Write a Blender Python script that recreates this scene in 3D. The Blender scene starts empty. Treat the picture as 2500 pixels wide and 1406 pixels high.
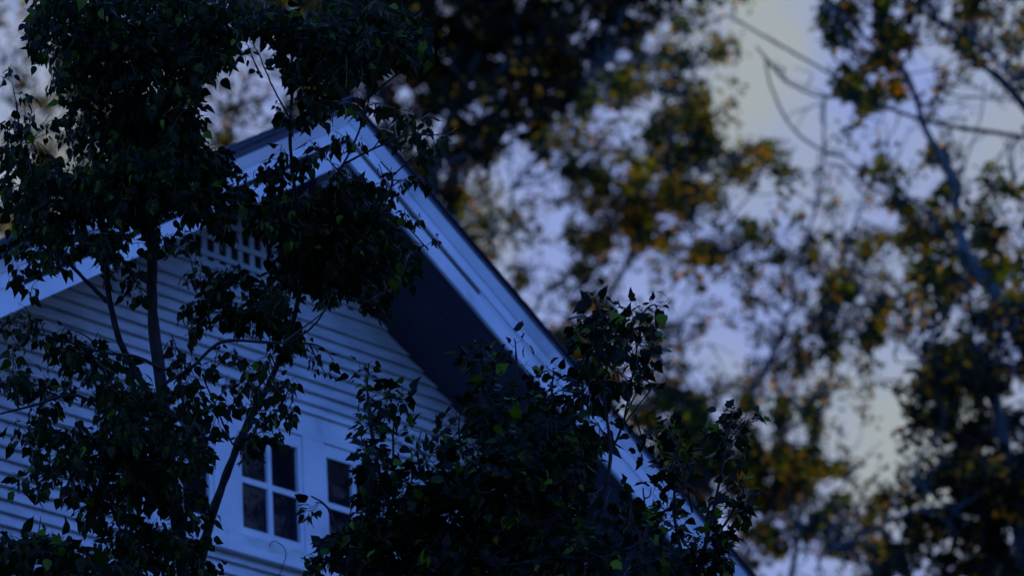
import bpy, math, random
import numpy as np
from mathutils import Vector, Matrix

rng = random.Random(11)
nr = np.random.default_rng(11)
SC = bpy.context.scene
COL = SC.collection
PI = math.pi

# ------------------------------------------------------------------ camera
AZ, EL, ROLL, FPX = 0.887456, 0.368205, -0.0585484, 9897.1
CX, CY = 1250.0, 703.0
CAM_Z = 1.6
F = np.array([math.sin(AZ) * math.cos(EL), math.cos(AZ) * math.cos(EL), math.sin(EL)])
R0 = np.array([math.cos(AZ), -math.sin(AZ), 0.0])
U0 = np.cross(R0, F)
R = math.cos(ROLL) * R0 + math.sin(ROLL) * U0
U = -math.sin(ROLL) * R0 + math.cos(ROLL) * U0
APEX = np.array([0.0, 0.0, CAM_Z + 12.1518])          # ridge end of the roof
CAM = APEX + np.array([-20.5818, -18.2242, -12.1518])
cd = bpy.data.cameras.new('camera')
cam = bpy.data.objects.new('camera', cd)
COL.objects.link(cam)
cam.matrix_world = Matrix(((R[0], U[0], -F[0], CAM[0]), (R[1], U[1], -F[1], CAM[1]),
                           (R[2], U[2], -F[2], CAM[2]), (0, 0, 0, 1)))
cd.sensor_width = 36.0
cd.lens = FPX / 2500.0 * 36.0
cd.clip_start = 0.5
cd.clip_end = 3000.0
cd.dof.use_dof = True
cd.dof.focus_distance = 22.3
cd.dof.aperture_fstop = 2.2
SC.camera = cam

# ------------------------------------------------------------------ sky, sun, exposure
SUN_AZ, SUN_EL = math.radians(60), math.radians(11)
world = bpy.data.worlds.new('World')
SC.world = world
world.use_nodes = True
nt = world.node_tree
N, L = nt.nodes, nt.links
bg = N['Background']
sky = N.new('ShaderNodeTexSky')
sky.sky_type = 'NISHITA'
sky.sun_disc = False
sky.sun_elevation = SUN_EL
sky.sun_rotation = SUN_AZ
sky.ozone_density = 7.0
sky.dust_density = 0.6
tc = N.new('ShaderNodeTexCoord')
sep = N.new('ShaderNodeSeparateXYZ')
L.new(tc.outputs['Generated'], sep.inputs[0])


def wmath(op, a, b=None, c=None):
    n = N.new('ShaderNodeMath')
    n.operation = op
    for i, v in enumerate((a, b, c)):
        if v is None:
            continue
        if isinstance(v, (int, float)):
            n.inputs[i].default_value = v
        else:
            L.new(v, n.inputs[i])
    return n.outputs[0]


def wstep(v, lo, hi):
    n = N.new('ShaderNodeMapRange')
    n.interpolation_type = 'SMOOTHSTEP'
    L.new(v, n.inputs['Value'])
    n.inputs['From Min'].default_value = lo
    n.inputs['From Max'].default_value = hi
    return n.outputs[0]


nz = N.new('ShaderNodeTexNoise')
nz.inputs['Scale'].default_value = 17.0
nz.inputs['Detail'].default_value = 5.0
L.new(tc.outputs['Generated'], nz.inputs['Vector'])
west = wmath('ADD', wmath('MULTIPLY', sep.outputs[0], math.sin(AZ)), wmath('MULTIPLY', sep.outputs[1], math.cos(AZ)))
jit = wmath('MULTIPLY', wmath('SUBTRACT', nz.outputs['Fac'], 0.5), 0.35)
top = wstep(wmath('ADD', sep.outputs[2], jit), 0.82, 0.52)      # grey evening cloud bank low in the west
side = wstep(wmath('ADD', west, jit), -0.1, 0.45)
bank = wmath('ADD', wmath('MULTIPLY', wmath('MULTIPLY', top, side), 0.95), 0.05)   # a thin veil is left everywhere
cr = N.new('ShaderNodeValToRGB')
cr.color_ramp.elements[0].position = 0.44
cr.color_ramp.elements[0].color = (0.268, 0.348, 0.67, 1)
cr.color_ramp.elements[1].position = 0.64
cr.color_ramp.elements[1].color = (0.365, 0.41, 0.43, 1)
L.new(nz.outputs['Fac'], cr.inputs[0])
EXPO = 1.95
cs = N.new('ShaderNodeVectorMath')
cs.operation = 'SCALE'
L.new(cr.outputs[0], cs.inputs[0])
SKY_STRENGTH = 0.15
cs.inputs['Scale'].default_value = 1.0 / (SKY_STRENGTH * 2 ** EXPO)
mix = N.new('ShaderNodeMix')
mix.data_type = 'RGBA'
L.new(bank, mix.inputs[0])
tint = N.new('ShaderNodeVectorMath')          # violet cast of the dusk sky
tint.operation = 'MULTIPLY'
tint.inputs[1].default_value = (1.0, 0.80, 1.12)
L.new(sky.outputs[0], tint.inputs[0])
L.new(tint.outputs[0], mix.inputs[6])
L.new(cs.outputs[0], mix.inputs[7])
L.new(mix.outputs[2], bg.inputs[0])
bg.inputs[1].default_value = SKY_STRENGTH

sd = bpy.data.lights.new('sun', 'SUN')
sun = bpy.data.objects.new('sun', sd)
COL.objects.link(sun)
sd.energy = 0.08
sd.angle = math.radians(0.6)
sd.color = (1.0, 0.64, 0.28)
sdir = Vector((math.sin(SUN_AZ) * math.cos(SUN_EL), math.cos(SUN_AZ) * math.cos(SUN_EL), math.sin(SUN_EL)))
sun.rotation_euler = (-sdir).to_track_quat('-Z', 'Y').to_euler()
sun.location = (40, 20, 40)
vs = SC.view_settings
vs.view_transform = 'Standard'
vs.look = 'None'
vs.exposure = EXPO
vs.gamma = 1.0
vs.use_curve_mapping = False
SC.cycles.max_bounces = 8
SC.cycles.transparent_max_bounces = 8


# ------------------------------------------------------------------ helpers
def at(px, py, depth):
    """point of the world seen at a pixel of the photograph, at a given depth (m)"""
    return CAM + depth * (F + R * (px - CX) / FPX - U * (py - CY) / FPX)


def mesh(name, verts, faces, mat=None, smooth=False):
    me = bpy.data.meshes.new(name)
    verts = np.asarray(verts, dtype=float)
    me.from_pydata(verts.tolist(), [], faces)
    if mat:
        me.materials.append(mat)
    if smooth:
        me.polygons.foreach_set('use_smooth', [True] * len(me.polygons))
    me.update()
    return me


def link(name, me, parent=None, loc=None):
    o = bpy.data.objects.new(name, me)
    COL.objects.link(o)
    if parent is not None:
        o.parent = parent
    if loc is not None:
        o.location = loc
    return o


def tag(o, label=None, cat=None, group=None, kind=None):
    if label: o['label'] = label
    if cat: o['category'] = cat
    if group: o['group'] = group
    if kind: o['kind'] = kind
    return o


def empty(name, loc, label, cat, group=None):
    o = link(name, None, None, [float(v) for v in loc])
    o.empty_display_size = 0.3
    return tag(o, label, cat, group)


BOXF = [(0, 3, 2, 1), (4, 5, 6, 7), (0, 1, 5, 4), (1, 2, 6, 5), (2, 3, 7, 6), (3, 0, 4, 7)]


class MB:
    """collects shapes for one mesh"""
    def __init__(s):
        s.v, s.f, s.n = [], [], 0

    def add(s, v, f):
        s.v.append(np.asarray(v, dtype=float))
        s.f += [tuple(i + s.n for i in q) for q in f]
        s.n += len(v)

    def box(s, x0, x1, y0, y1, z0, z1):
        s.add([(x0, y0, z0), (x1, y0, z0), (x1, y1, z0), (x0, y1, z0),
               (x0, y0, z1), (x1, y0, z1), (x1, y1, z1), (x0, y1, z1)], BOXF)

    def tube(s, pts, rad, sides=7):
        pts = np.asarray(pts, dtype=float)
        n = len(pts)
        tan = np.gradient(pts, axis=0)
        tan /= np.linalg.norm(tan, axis=1)[:, None] + 1e-12
        up = np.array([0.3, 0.2, 0.93])
        if abs(tan.mean(0) @ up) > 0.9:
            up = np.array([0.9, -0.3, 0.1])
        a = np.cross(tan, up)
        a /= np.linalg.norm(a, axis=1)[:, None] + 1e-12
        b = np.cross(tan, a)
        th = np.arange(sides) * 2 * PI / sides
        ring = a[:, None, :] * np.cos(th)[None, :, None] + b[:, None, :] * np.sin(th)[None, :, None]
        v = pts[:, None, :] + ring * np.asarray(rad)[:, None, None]
        fs = []
        for i in range(n - 1):
            for j in range(sides):
                k = (j + 1) % sides
                fs.append((i * sides + j, i * sides + k, (i + 1) * sides + k, (i + 1) * sides + j))
        fs.append(tuple(range(sides))[::-1])
        fs.append(tuple((n - 1) * sides + j for j in range(sides)))
        s.add(v.reshape(-1, 3), fs)

    def build(s, name, mat, parent=None, origin=(0, 0, 0), smooth=False, kind=None):
        v = np.concatenate(s.v) - np.asarray(origin)
        o = link(name, mesh(name, v, s.f, mat, smooth), parent)
        if kind: o['kind'] = kind
        return o


def spline(pts, k=5):
    pts = np.asarray(pts, dtype=float)
    if len(pts) < 3:
        t = np.linspace(0, 1, k + 1)[:, None]
        return pts[0] * (1 - t) + pts[-1] * t
    P = np.vstack([2 * pts[0] - pts[1], pts, 2 * pts[-1] - pts[-2]])
    out = []
    for i in range(1, len(P) - 2):
        for j in range(k):
            t = j / k
            a, b, c, d = P[i - 1], P[i], P[i + 1], P[i + 2]
            out.append(0.5 * ((2 * b) + (-a + c) * t + (2 * a - 5 * b + 4 * c - d) * t * t + (-a + 3 * b - 3 * c + d) * t ** 3))
    out.append(pts[-1])
    return np.array(out)


# ------------------------------------------------------------------ materials
def new_mat(name):
    m = bpy.data.materials.new(name)
    m.use_nodes = True
    return m, m.node_tree.nodes, m.node_tree.links, m.node_tree.nodes['Principled BSDF']


def noise_ramp(n, l, scale, stops, detail=4, vec=None, stretch=None):
    t = n.new('ShaderNodeTexNoise')
    t.inputs['Scale'].default_value = scale
    t.inputs['Detail'].default_value = detail
    c = n.new('ShaderNodeTexCoord')
    if stretch:
        mp = n.new('ShaderNodeMapping')
        mp.inputs['Scale'].default_value = stretch
        l.new(c.outputs['Object'], mp.inputs[0])
        l.new(mp.outputs[0], t.inputs['Vector'])
    else:
        l.new(c.outputs['Object'], t.inputs['Vector'])
    r = n.new('ShaderNodeValToRGB')
    e = r.color_ramp.elements
    e[0].position, e[0].color = stops[0][0], (*stops[0][1], 1)
    e[1].position, e[1].color = stops[-1][0], (*stops[-1][1], 1)
    for p, cc in stops[1:-1]:
        q = e.new(p)
        q.color = (*cc, 1)
    l.new(t.outputs['Fac'], r.inputs[0])
    return r.outputs[0], t.outputs['Fac']


def plain(name, stops, scale, rough, bump=0.0, spec=0.4, stretch=None, bdist=0.01):
    m, n, l, p = new_mat(name)
    c, fac = noise_ramp(n, l, scale, stops, stretch=stretch)
    l.new(c, p.inputs['Base Color'])
    p.inputs['Roughness'].default_value = rough
    p.inputs['Specular IOR Level'].default_value = spec
    if bump:
        b = n.new('ShaderNodeBump')
        b.inputs['Strength'].default_value = bump
        b.inputs['Distance'].default_value = bdist
        l.new(fac, b.inputs['Height'])
        l.new(b.outputs[0], p.inputs['Normal'])
    return m


M_PAINT = plain('painted_board', [(0.25, (0.40, 0.43, 0.47)), (0.5, (0.56, 0.58, 0.62)), (0.8, (0.68, 0.69, 0.72))], 4, 0.55, 0.25, stretch=(1, 1, 5))
M_TRIM = plain('painted_trim', [(0.28, (0.42, 0.45, 0.50)), (0.42, (0.62, 0.65, 0.71)), (0.7, (0.76, 0.78, 0.82))], 2.2, 0.5, 0.15)
M_APRON = plain('mossy_apron', [(0.35, (0.42, 0.50, 0.46)), (0.55, (0.62, 0.67, 0.68)), (0.75, (0.74, 0.77, 0.80))], 7.0, 0.6, 0.2)
M_SOFF = plain('soffit_shade', [(0.2, (0.03, 0.03, 0.05)), (0.7, (0.05, 0.05, 0.08))], 3.0, 0.7)  # shade under the overhang put into the soffit's base colour
M_SHING = plain('shingle', [(0.3, (0.045, 0.05, 0.075)), (0.7, (0.10, 0.11, 0.15))], 30.0, 0.85, 0.6)
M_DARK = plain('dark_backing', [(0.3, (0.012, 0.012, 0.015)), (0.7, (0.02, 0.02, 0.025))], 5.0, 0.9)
M_BARK = plain('dark_bark', [(0.3, (0.016, 0.014, 0.014)), (0.7, (0.04, 0.034, 0.034))], 14.0, 0.85, 0.8, stretch=(3, 3, 0.6), bdist=0.02)
M_TWIG = plain('green_twig', [(0.3, (0.015, 0.018, 0.012)), (0.7, (0.03, 0.035, 0.02))], 9.0, 0.7)
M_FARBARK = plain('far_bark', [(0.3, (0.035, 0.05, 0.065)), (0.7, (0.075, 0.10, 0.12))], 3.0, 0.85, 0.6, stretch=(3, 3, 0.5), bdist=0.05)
M_GROUND = plain('ground_grass', [(0.3, (0.02, 0.035, 0.012)), (0.7, (0.05, 0.06, 0.025))], 0.8, 0.95, 0.5, bdist=0.05)

M_GLASS, n_, l_, p_ = new_mat('window_glass')
c_, f_ = noise_ramp(n_, l_, 2.5, [(0.3, (0.004, 0.004, 0.008)), (0.7, (0.012, 0.012, 0.02))])
l_.new(c_, p_.inputs['Base Color'])
p_.inputs['Roughness'].default_value = 0.03
p_.inputs['IOR'].default_value = 1.5
p_.inputs['Specular IOR Level'].default_value = 0.2
b_ = n_.new('ShaderNodeBump')
b_.inputs['Strength'].default_value = 0.06
b_.inputs['Distance'].default_value = 0.02
l_.new(f_, b_.inputs['Height'])
l_.new(b_.outputs[0], p_.inputs['Normal'])


def leaf_mat(name, stops, trans, tmul, rough, spec):
    m, n, l, p = new_mat(name)
    g = n.new('ShaderNodeNewGeometry')
    oi = n.new('ShaderNodeObjectInfo')
    ad = n.new('ShaderNodeMath')
    ad.operation = 'ADD'
    l.new(g.outputs['Random Per Island'], ad.inputs[0])
    l.new(oi.outputs['Random'], ad.inputs[1])
    fr = n.new('ShaderNodeMath')
    fr.operation = 'FRACT'
    l.new(ad.outputs[0], fr.inputs[0])
    r = n.new('ShaderNodeValToRGB')
    e = r.color_ramp.elements
    e[0].position, e[0].color = stops[0][0], (*stops[0][1], 1)
    e[1].position, e[1].color = stops[-1][0], (*stops[-1][1], 1)
    for q, cc in stops[1:-1]:
        k = e.new(q)
        k.color = (*cc, 1)
    l.new(fr.outputs[0], r.inputs[0])
    l.new(r.outputs[0], p.inputs['Base Color'])
    p.inputs['Roughness'].default_value = rough
    p.inputs['Specular IOR Level'].default_value = spec
    tr = n.new('ShaderNodeBsdfTranslucent')
    vm = n.new('ShaderNodeVectorMath')
    vm.operation = 'MULTIPLY'
    l.new(r.outputs[0], vm.inputs[0])
    vm.inputs[1].default_value = tmul
    l.new(vm.outputs[0], tr.inputs['Color'])
    mx = n.new('ShaderNodeMixShader')
    mx.inputs[0].default_value = trans
    l.new(p.outputs[0], mx.inputs[1])
    l.new(tr.outputs[0], mx.inputs[2])
    l.new(mx.outputs[0], n['Material Output'].inputs['Surface'])
    return m


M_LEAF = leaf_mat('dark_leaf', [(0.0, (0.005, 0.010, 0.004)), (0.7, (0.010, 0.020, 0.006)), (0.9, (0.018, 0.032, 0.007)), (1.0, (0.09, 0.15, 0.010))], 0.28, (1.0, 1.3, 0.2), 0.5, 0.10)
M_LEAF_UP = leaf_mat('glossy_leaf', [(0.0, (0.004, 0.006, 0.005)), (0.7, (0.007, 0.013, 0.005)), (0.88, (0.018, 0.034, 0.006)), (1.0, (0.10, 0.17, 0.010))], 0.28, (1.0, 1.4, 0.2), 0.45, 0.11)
def patchy(m, scale, amount):
    """leaves that turn together: shift the leaf colour by a soft noise through the crown"""
    n, l = m.node_tree.nodes, m.node_tree.links
    fr = next(x for x in n if x.type == 'MATH' and x.operation == 'FRACT')
    ramp = next(x for x in n if x.type == 'VALTORGB')
    c = n.new('ShaderNodeTexCoord')
    t = n.new('ShaderNodeTexNoise')
    t.inputs['Scale'].default_value = scale
    t.inputs['Detail'].default_value = 2.0
    l.new(c.outputs['Object'], t.inputs['Vector'])
    mr = n.new('ShaderNodeMapRange')
    mr.inputs['From Min'].default_value = 0.35
    mr.inputs['From Max'].default_value = 0.65
    mr.inputs['To Min'].default_value = -amount
    mr.inputs['To Max'].default_value = amount
    l.new(t.outputs['Fac'], mr.inputs['Value'])
    a = n.new('ShaderNodeMath')
    a.operation = 'ADD'
    a.use_clamp = True
    l.new(fr.outputs[0], a.inputs[0])
    l.new(mr.outputs[0], a.inputs[1])
    l.new(a.outputs[0], ramp.inputs[0])


M_FAR = leaf_mat('autumn_leaf', [(0.0, (0.004, 0.009, 0.016)), (0.55, (0.010, 0.017, 0.010)), (0.75, (0.05, 0.058, 0.005)), (0.9, (0.18, 0.165, 0.006)), (0.97, (0.55, 0.40, 0.010)), (1.0, (0.7, 0.26, 0.02))], 0.55, (3.2, 3.2, 0.35), 0.6, 0.12)
patchy(M_FAR, 0.9, 0.34)
M_FAR_DARK = leaf_mat('dark_autumn_leaf', [(0.0, (0.003, 0.007, 0.012)), (0.72, (0.008, 0.012, 0.007)), (0.88, (0.04, 0.038, 0.005)), (0.97, (0.16, 0.10, 0.006)), (1.0, (0.6, 0.24, 0.02))], 0.45, (2.4, 2.2, 0.35), 0.6, 0.10)
patchy(M_FAR_DARK, 0.9, 0.2)

# ------------------------------------------------------------------ ground
gm = MB()
S = 1200
gv = [(x, y, -0.02 * math.sin(x * 0.05) * math.cos(y * 0.04)) for y in np.linspace(-S, S, 41) for x in np.linspace(-S, S, 41)]
gm.add(gv, [(j * 41 + i, j * 41 + i + 1, (j + 1) * 41 + i + 1, (j + 1) * 41 + i) for j in range(40) for i in range(40)])
tag(gm.build('ground', M_GROUND), kind='structure')

# ------------------------------------------------------------------ house
TP = math.tan(0.541764)
CP, SP = math.cos(0.541764), math.sin(0.541764)
OV = 0.9216                    # depth of the roof overhang in front of the gable wall
HW, EAVE = 4.7, 5.5            # half width of wall and of roof
DEEP = 10.0
HZ = APEX[2]
house = empty('house', (0, 0, 0), 'white clapboard house with a lattice vent and three small windows in its steep gable', 'house')


def hb(fn_list, name, mat, parent, kind=None):
    m = MB()
    for a in fn_list:
        m.box(*a)
    return m.build(name, mat, parent, (0, 0, -HZ), kind=kind)


def wallhalf(z):
    return max(0.02, min(HW, (-z - 0.385) / TP))


# wall body behind the boards
wm = MB()
zt = -0.385
pent = [(-HW, -HZ), (HW, -HZ), (HW, zt - HW * TP), (0, zt), (-HW, zt - HW * TP)]
v = [(x, OV + 0.03, z) for x, z in pent] + [(x, OV + DEEP - 1.8, z) for x, z in pent]
wm.add(v, [(0, 1, 2, 3, 4), (9, 8, 7, 6, 5)] + [(i, i + 5, (i + 1) % 5 + 5, (i + 1) % 5) for i in range(5)])
wall = wm.build('wall', M_PAINT, house, (0, 0, -HZ))


def board(x0b, x1b, x0t, x1t, zb, ztp, yb, yt, yback, name, mat, parent):
    m = MB()
    m.add([(x0b, yb, zb), (x1b, yb, zb), (x1b, yback, zb), (x0b, yback, zb),
           (x0t, yt, ztp), (x1t, yt, ztp), (x1t, yback, ztp), (x0t, yback, ztp)], BOXF)
    return m.build(name, mat, parent, (0, 0, -HZ))


PW = 1.42                       # half width of the window panel
PZT, PZB = -2.112, -3.305
EXPOSE = 0.0941
zb = -1.36
while zb > -7.0:
    ztop = zb + EXPOSE + 0.012
    spans = [(-1, 1)]
    jb, jt = wallhalf(zb), wallhalf(ztop)
    dy = rng.uniform(-0.002, 0.002)
    ybot = OV - 0.027 + dy
    if zb < PZT - 0.02 and zb > PZB - 0.05:
        board(-jb, -PW - 0.003, -jt, -PW - 0.003, zb, ztop, ybot, OV + 0.012, OV + 0.029, 'clapboard', M_PAINT, wall)
        board(PW + 0.003, jb, PW + 0.003, jt, zb, ztop, ybot, OV + 0.012, OV + 0.029, 'clapboard', M_PAINT, wall)
    else:
        # butt joint somewhere along the course
        xj = rng.uniform(-0.75, 0.75) * jb
        board(-jb, xj - 0.001, -jt, xj - 0.001, zb, ztop, ybot, OV + 0.012, OV + 0.029, 'clapboard', M_PAINT, wall)
        board(xj + 0.001, jb, xj + 0.001, jt, zb, ztop, ybot + 0.001, OV + 0.012, OV + 0.029, 'clapboard', M_PAINT, wall)
    zb -= EXPOSE
low = MB()                      # the courses further down, below the picture
while zb > -HZ + 0.4:
    zt2 = zb + EXPOSE + 0.012
    low.add([(-HW, OV - 0.027, zb), (HW, OV - 0.027, zb), (HW, OV + 0.029, zb), (-HW, OV + 0.029, zb),
             (-HW, OV + 0.012, zt2), (HW, OV + 0.012, zt2), (HW, OV + 0.029, zt2), (-HW, OV + 0.029, zt2)], BOXF)
    zb -= EXPOSE
low.build('lower_siding', M_PAINT, wall, (0, 0, -HZ), kind='stuff')
# wide frieze board below the lattice
board(-wallhalf(-1.358), wallhalf(-1.358), -wallhalf(-1.215), wallhalf(-1.215), -1.358, -1.215, OV - 0.012, OV - 0.002, OV + 0.029, 'frieze_board', M_PAINT, wall)

# lattice vent filling the peak
vent = empty('gable_vent', (0, 0, 0), None, None)
vent.parent = house
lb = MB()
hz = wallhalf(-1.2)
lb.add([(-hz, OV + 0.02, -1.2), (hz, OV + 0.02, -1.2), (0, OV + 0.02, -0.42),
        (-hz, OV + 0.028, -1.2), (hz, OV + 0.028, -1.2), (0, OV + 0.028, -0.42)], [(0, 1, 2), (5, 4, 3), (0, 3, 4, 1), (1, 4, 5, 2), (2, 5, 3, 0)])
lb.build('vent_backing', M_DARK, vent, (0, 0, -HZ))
board(-wallhalf(-1.212), wallhalf(-1.212), -wallhalf(-1.158), wallhalf(-1.158), -1.212, -1.158, OV - 0.03, OV - 0.03, OV + 0.029, 'sill_rail', M_TRIM, vent)
for zr in (-1.097, -0.957, -0.817, -0.677, -0.537):
    w0, w1 = wallhalf(zr - 0.02), wallhalf(zr + 0.02)
    board(-w0, w0, -w1, w1, zr - 0.02, zr + 0.02, OV - 0.016, OV - 0.016, OV + 0.0, 'lattice_rail', M_TRIM, vent)
k = -9
while k < 10:
    xc = 0.03 + 0.1265 * k
    zmax = -0.385 - (abs(xc) + 0.03) * TP
    if zmax > -1.12:
        board(xc - 0.027, xc + 0.027, xc - 0.027, xc + 0.027, -1.159, zmax, OV + 0.001, OV + 0.001, OV + 0.015, 'lattice_slat', M_TRIM, vent)
    k += 1

# window group
grp = wall
yF = OV - 0.03
ZH, ZS = -2.405, -3.14


def tb(x0, x1, z0, z1, name='trim_board', y0=yF, y1=OV + 0.029, mat=None, parent=None):
    m = MB()
    m.box(x0, x1, y0, y1, z0, z1)
    return m.build(name, mat or M_TRIM, parent or grp, (0, 0, -HZ))


tb(-PW, PW, PZT - 0.19, PZT - 0.004, 'header_board')
tb(-PW - 0.03, PW + 0.03, PZT - 0.003, PZT + 0.026, 'drip_cap', OV - 0.055)
tb(-PW, PW, PZB, ZS - 0.062, 'apron_board', yF, OV + 0.029, M_APRON)
tb(-PW - 0.02, PW + 0.02, PZB - 0.06, PZB - 0.001, 'water_table', OV - 0.075)
wins = [(-1.27, -0.60, 0), (-0.345, 0.345, 0), (0.575, 1.27, 0)]
edges = [-PW, -1.27, -0.60, -0.345, 0.345, 0.575, 1.27, PW]
for i in range(0, 8, 2):
    tb(edges[i], edges[i + 1], ZS - 0.061, PZT - 0.191, 'casing_board')
for (a, b, _) in wins:
    zT, zB = PZT - 0.191, ZS - 0.061
    wf = MB()
    fw, fh = 0.042, 0.05
    y0 = OV - 0.016
    wf.box(a + 0.002, a + fw, y0, OV + 0.026, zB + 0.001, zT - 0.001)
    wf.box(b - fw, b - 0.002, y0, OV + 0.026, zB + 0.001, zT - 0.001)
    wf.box(a + fw + 0.001, b - fw - 0.001, y0 + 0.001, OV + 0.026, ZH, zT - 0.001)
    wf.box(a + fw + 0.001, b - fw - 0.001, y0 + 0.001, OV + 0.026, zB + 0.001, ZS)
    win = wf.build('window', M_TRIM, house, (0, 0, -HZ))
    xm, zm = (a + b) / 2, (ZH + ZS) / 2
    mm = MB()
    mm.box(xm - 0.023, xm + 0.023, OV - 0.009, OV + 0.024, ZS + 0.001, ZH - 0.001)
    mm.box(a + fw + 0.001, xm - 0.024, OV - 0.006, OV + 0.023, zm - 0.022, zm + 0.022)
    mm.box(xm + 0.024, b - fw - 0.001, OV - 0.006, OV + 0.023, zm - 0.022, zm + 0.022)
    mm.build('muntin', M_TRIM, win, (0, 0, -HZ))
    for (xa, xb) in ((a + fw + 0.001, xm - 0.024), (xm + 0.024, b - fw - 0.001)):
        for (za, zc) in ((ZS + 0.001, zm - 0.023), (zm + 0.023, ZH - 0.001)):
            pm = MB()
            pm.box(xa, xb, OV + 0.014, OV + 0.02, za, zc)
            pn = pm.build('pane', M_GLASS, win, (0, 0, -HZ))


# roof: rakes, soffit, slabs, shingles
def rake(s, o_top, o_bot, y0t, y0b, y1, x0, x1, name, mat, parent):
    m = MB()
    v = []
    for x in (x0, x1):
        zt_, zb_ = -x * TP - o_top, -x * TP - o_bot
        v += [(s * x, y0b, zb_), (s * x, y1, zb_), (s * x, y1, zt_), (s * x, y0t, zt_)]
    f = [(0, 1, 2, 3), (7, 6, 5, 4), (0, 4, 5, 1), (1, 5, 6, 2), (2, 6, 7, 3), (3, 7, 4, 0)]
    if s < 0:
        f = [q[::-1] for q in f]
    m.add(v, f)
    return m.build(name, mat, parent, (0, 0, -HZ))


roof = empty('roof', (0, 0, 0), None, None)
roof.parent = house
for s in (-1, 1):
    x0 = 0.0008
    rake(s, 0.012, 0.060, -0.03, -0.03, DEEP - 0.9, x0, EAVE, 'roof_deck', M_SHING, roof)
    rake(s, 0.061, 0.085, -0.055, -0.05, 0.028, x0, EAVE, 'drip_edge', M_SHING, roof)
    rake(s, 0.086, 0.185, -0.05, -0.018, 0.028, x0, EAVE - 0.02, 'crown_moulding', M_TRIM, roof)
    rake(s, 0.186, 0.292, -0.012, -0.012, 0.028, x0, EAVE - 0.03, 'upper_fascia', M_TRIM, roof)
    gx = 1.42 if s > 0 else 3.3
    rake(s, 0.293, 0.335, 0.016, 0.016, 0.027, x0, gx, 'fascia_groove', M_DARK, roof)
    rake(s, 0.293, 0.335, -0.002, -0.002, 0.027, gx + 0.001, EAVE - 0.03, 'fascia_fillet', M_TRIM, roof)
    for xa, xb, dz in ((x0, 2.05, 0), (2.053, 4.1, 0.003), (4.103, EAVE - 0.03, -0.002)):
        rake(s, 0.336, 0.488 + dz, 0.0 - dz * 0.5, 0.0 - dz * 0.5, 0.028, xa, xb, 'fascia_board', M_TRIM, roof)
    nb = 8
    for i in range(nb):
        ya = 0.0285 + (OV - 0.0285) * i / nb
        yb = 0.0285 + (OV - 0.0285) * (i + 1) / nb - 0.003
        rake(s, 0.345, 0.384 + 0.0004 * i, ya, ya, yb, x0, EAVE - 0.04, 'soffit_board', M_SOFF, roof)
rb = MB()
rb.box(-0.085, 0.085, 0.07, 0.26, -0.615, -0.386)
rb.build('ridge_block', M_TRIM, roof, (0, 0, -HZ))

# asphalt shingle courses on both slopes: one mesh per variant, shared
course_me = []
for vv in range(4):
    m = MB()
    y = -0.062 - rng.uniform(0, 0.28)
    while y < DEEP - 0.9:
        w = rng.uniform(0.26, 0.33)
        ya, yb = max(y, -0.062), min(y + w - 0.006, DEEP - 0.9)
        if yb > ya + 0.01:
            e = rng.uniform(-0.006, 0.006)
            t = rng.uniform(0.010, 0.016)
            m.add([(0, ya, 0.001), (0.155 + e, ya, t * 0.35), (0.155 + e, yb, t * 0.35), (0, yb, 0.001),
                   (0, ya, 0.006), (0.155 + e, ya, t), (0.155 + e, yb, t), (0, yb, 0.006)], BOXF)
        y += w
    course_me.append(mesh('shingle_course', np.concatenate(m.v), m.f, M_SHING))
ncourse = int(EAVE / CP / 0.14)
for s in (-1, 1):
    for i in range(ncourse):
        d = 0.02 + i * 0.14
        o = link('shingle_course', course_me[(i * 3 + (s > 0)) % 4], roof)
        ex = Vector((s * CP, 0, -SP))
        ez = Vector((s * SP, 0, CP))
        ey = ez.cross(ex)
        org = Vector((0, 0, HZ - 0.012)) + ex * d + ez * 0.001
        if s > 0:
            M4 = Matrix((ex, ey, ez)).transposed().to_4x4()
        else:
            org = org + Vector((0, DEEP - 0.9 - 0.062, 0))
            M4 = Matrix((ex, ey, ez)).transposed().to_4x4()
        M4.translation = org
        o.matrix_local = M4
cap = MB()
y = -0.07
while y < DEEP - 1.0:
    for s in (-1, 1):
        v = []
        for yy, h in ((y, 0.018), (y + 0.24, 0.012)):
            v += [(0, yy, h - 0.002), (s * 0.14, yy, h - 0.14 * TP - 0.002), (s * 0.14, yy, h + 0.012 - 0.14 * TP), (0, yy, h + 0.012)]
        f = [(0, 1, 2, 3), (7, 6, 5, 4), (0, 4, 5, 1), (1, 5, 6, 2), (2, 6, 7, 3)]
        cap.add(v, f if s > 0 else [q[::-1] for q in f])
    y += 0.2
cap.build('ridge_cap', M_SHING, roof, (0, 0, -HZ))


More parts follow.
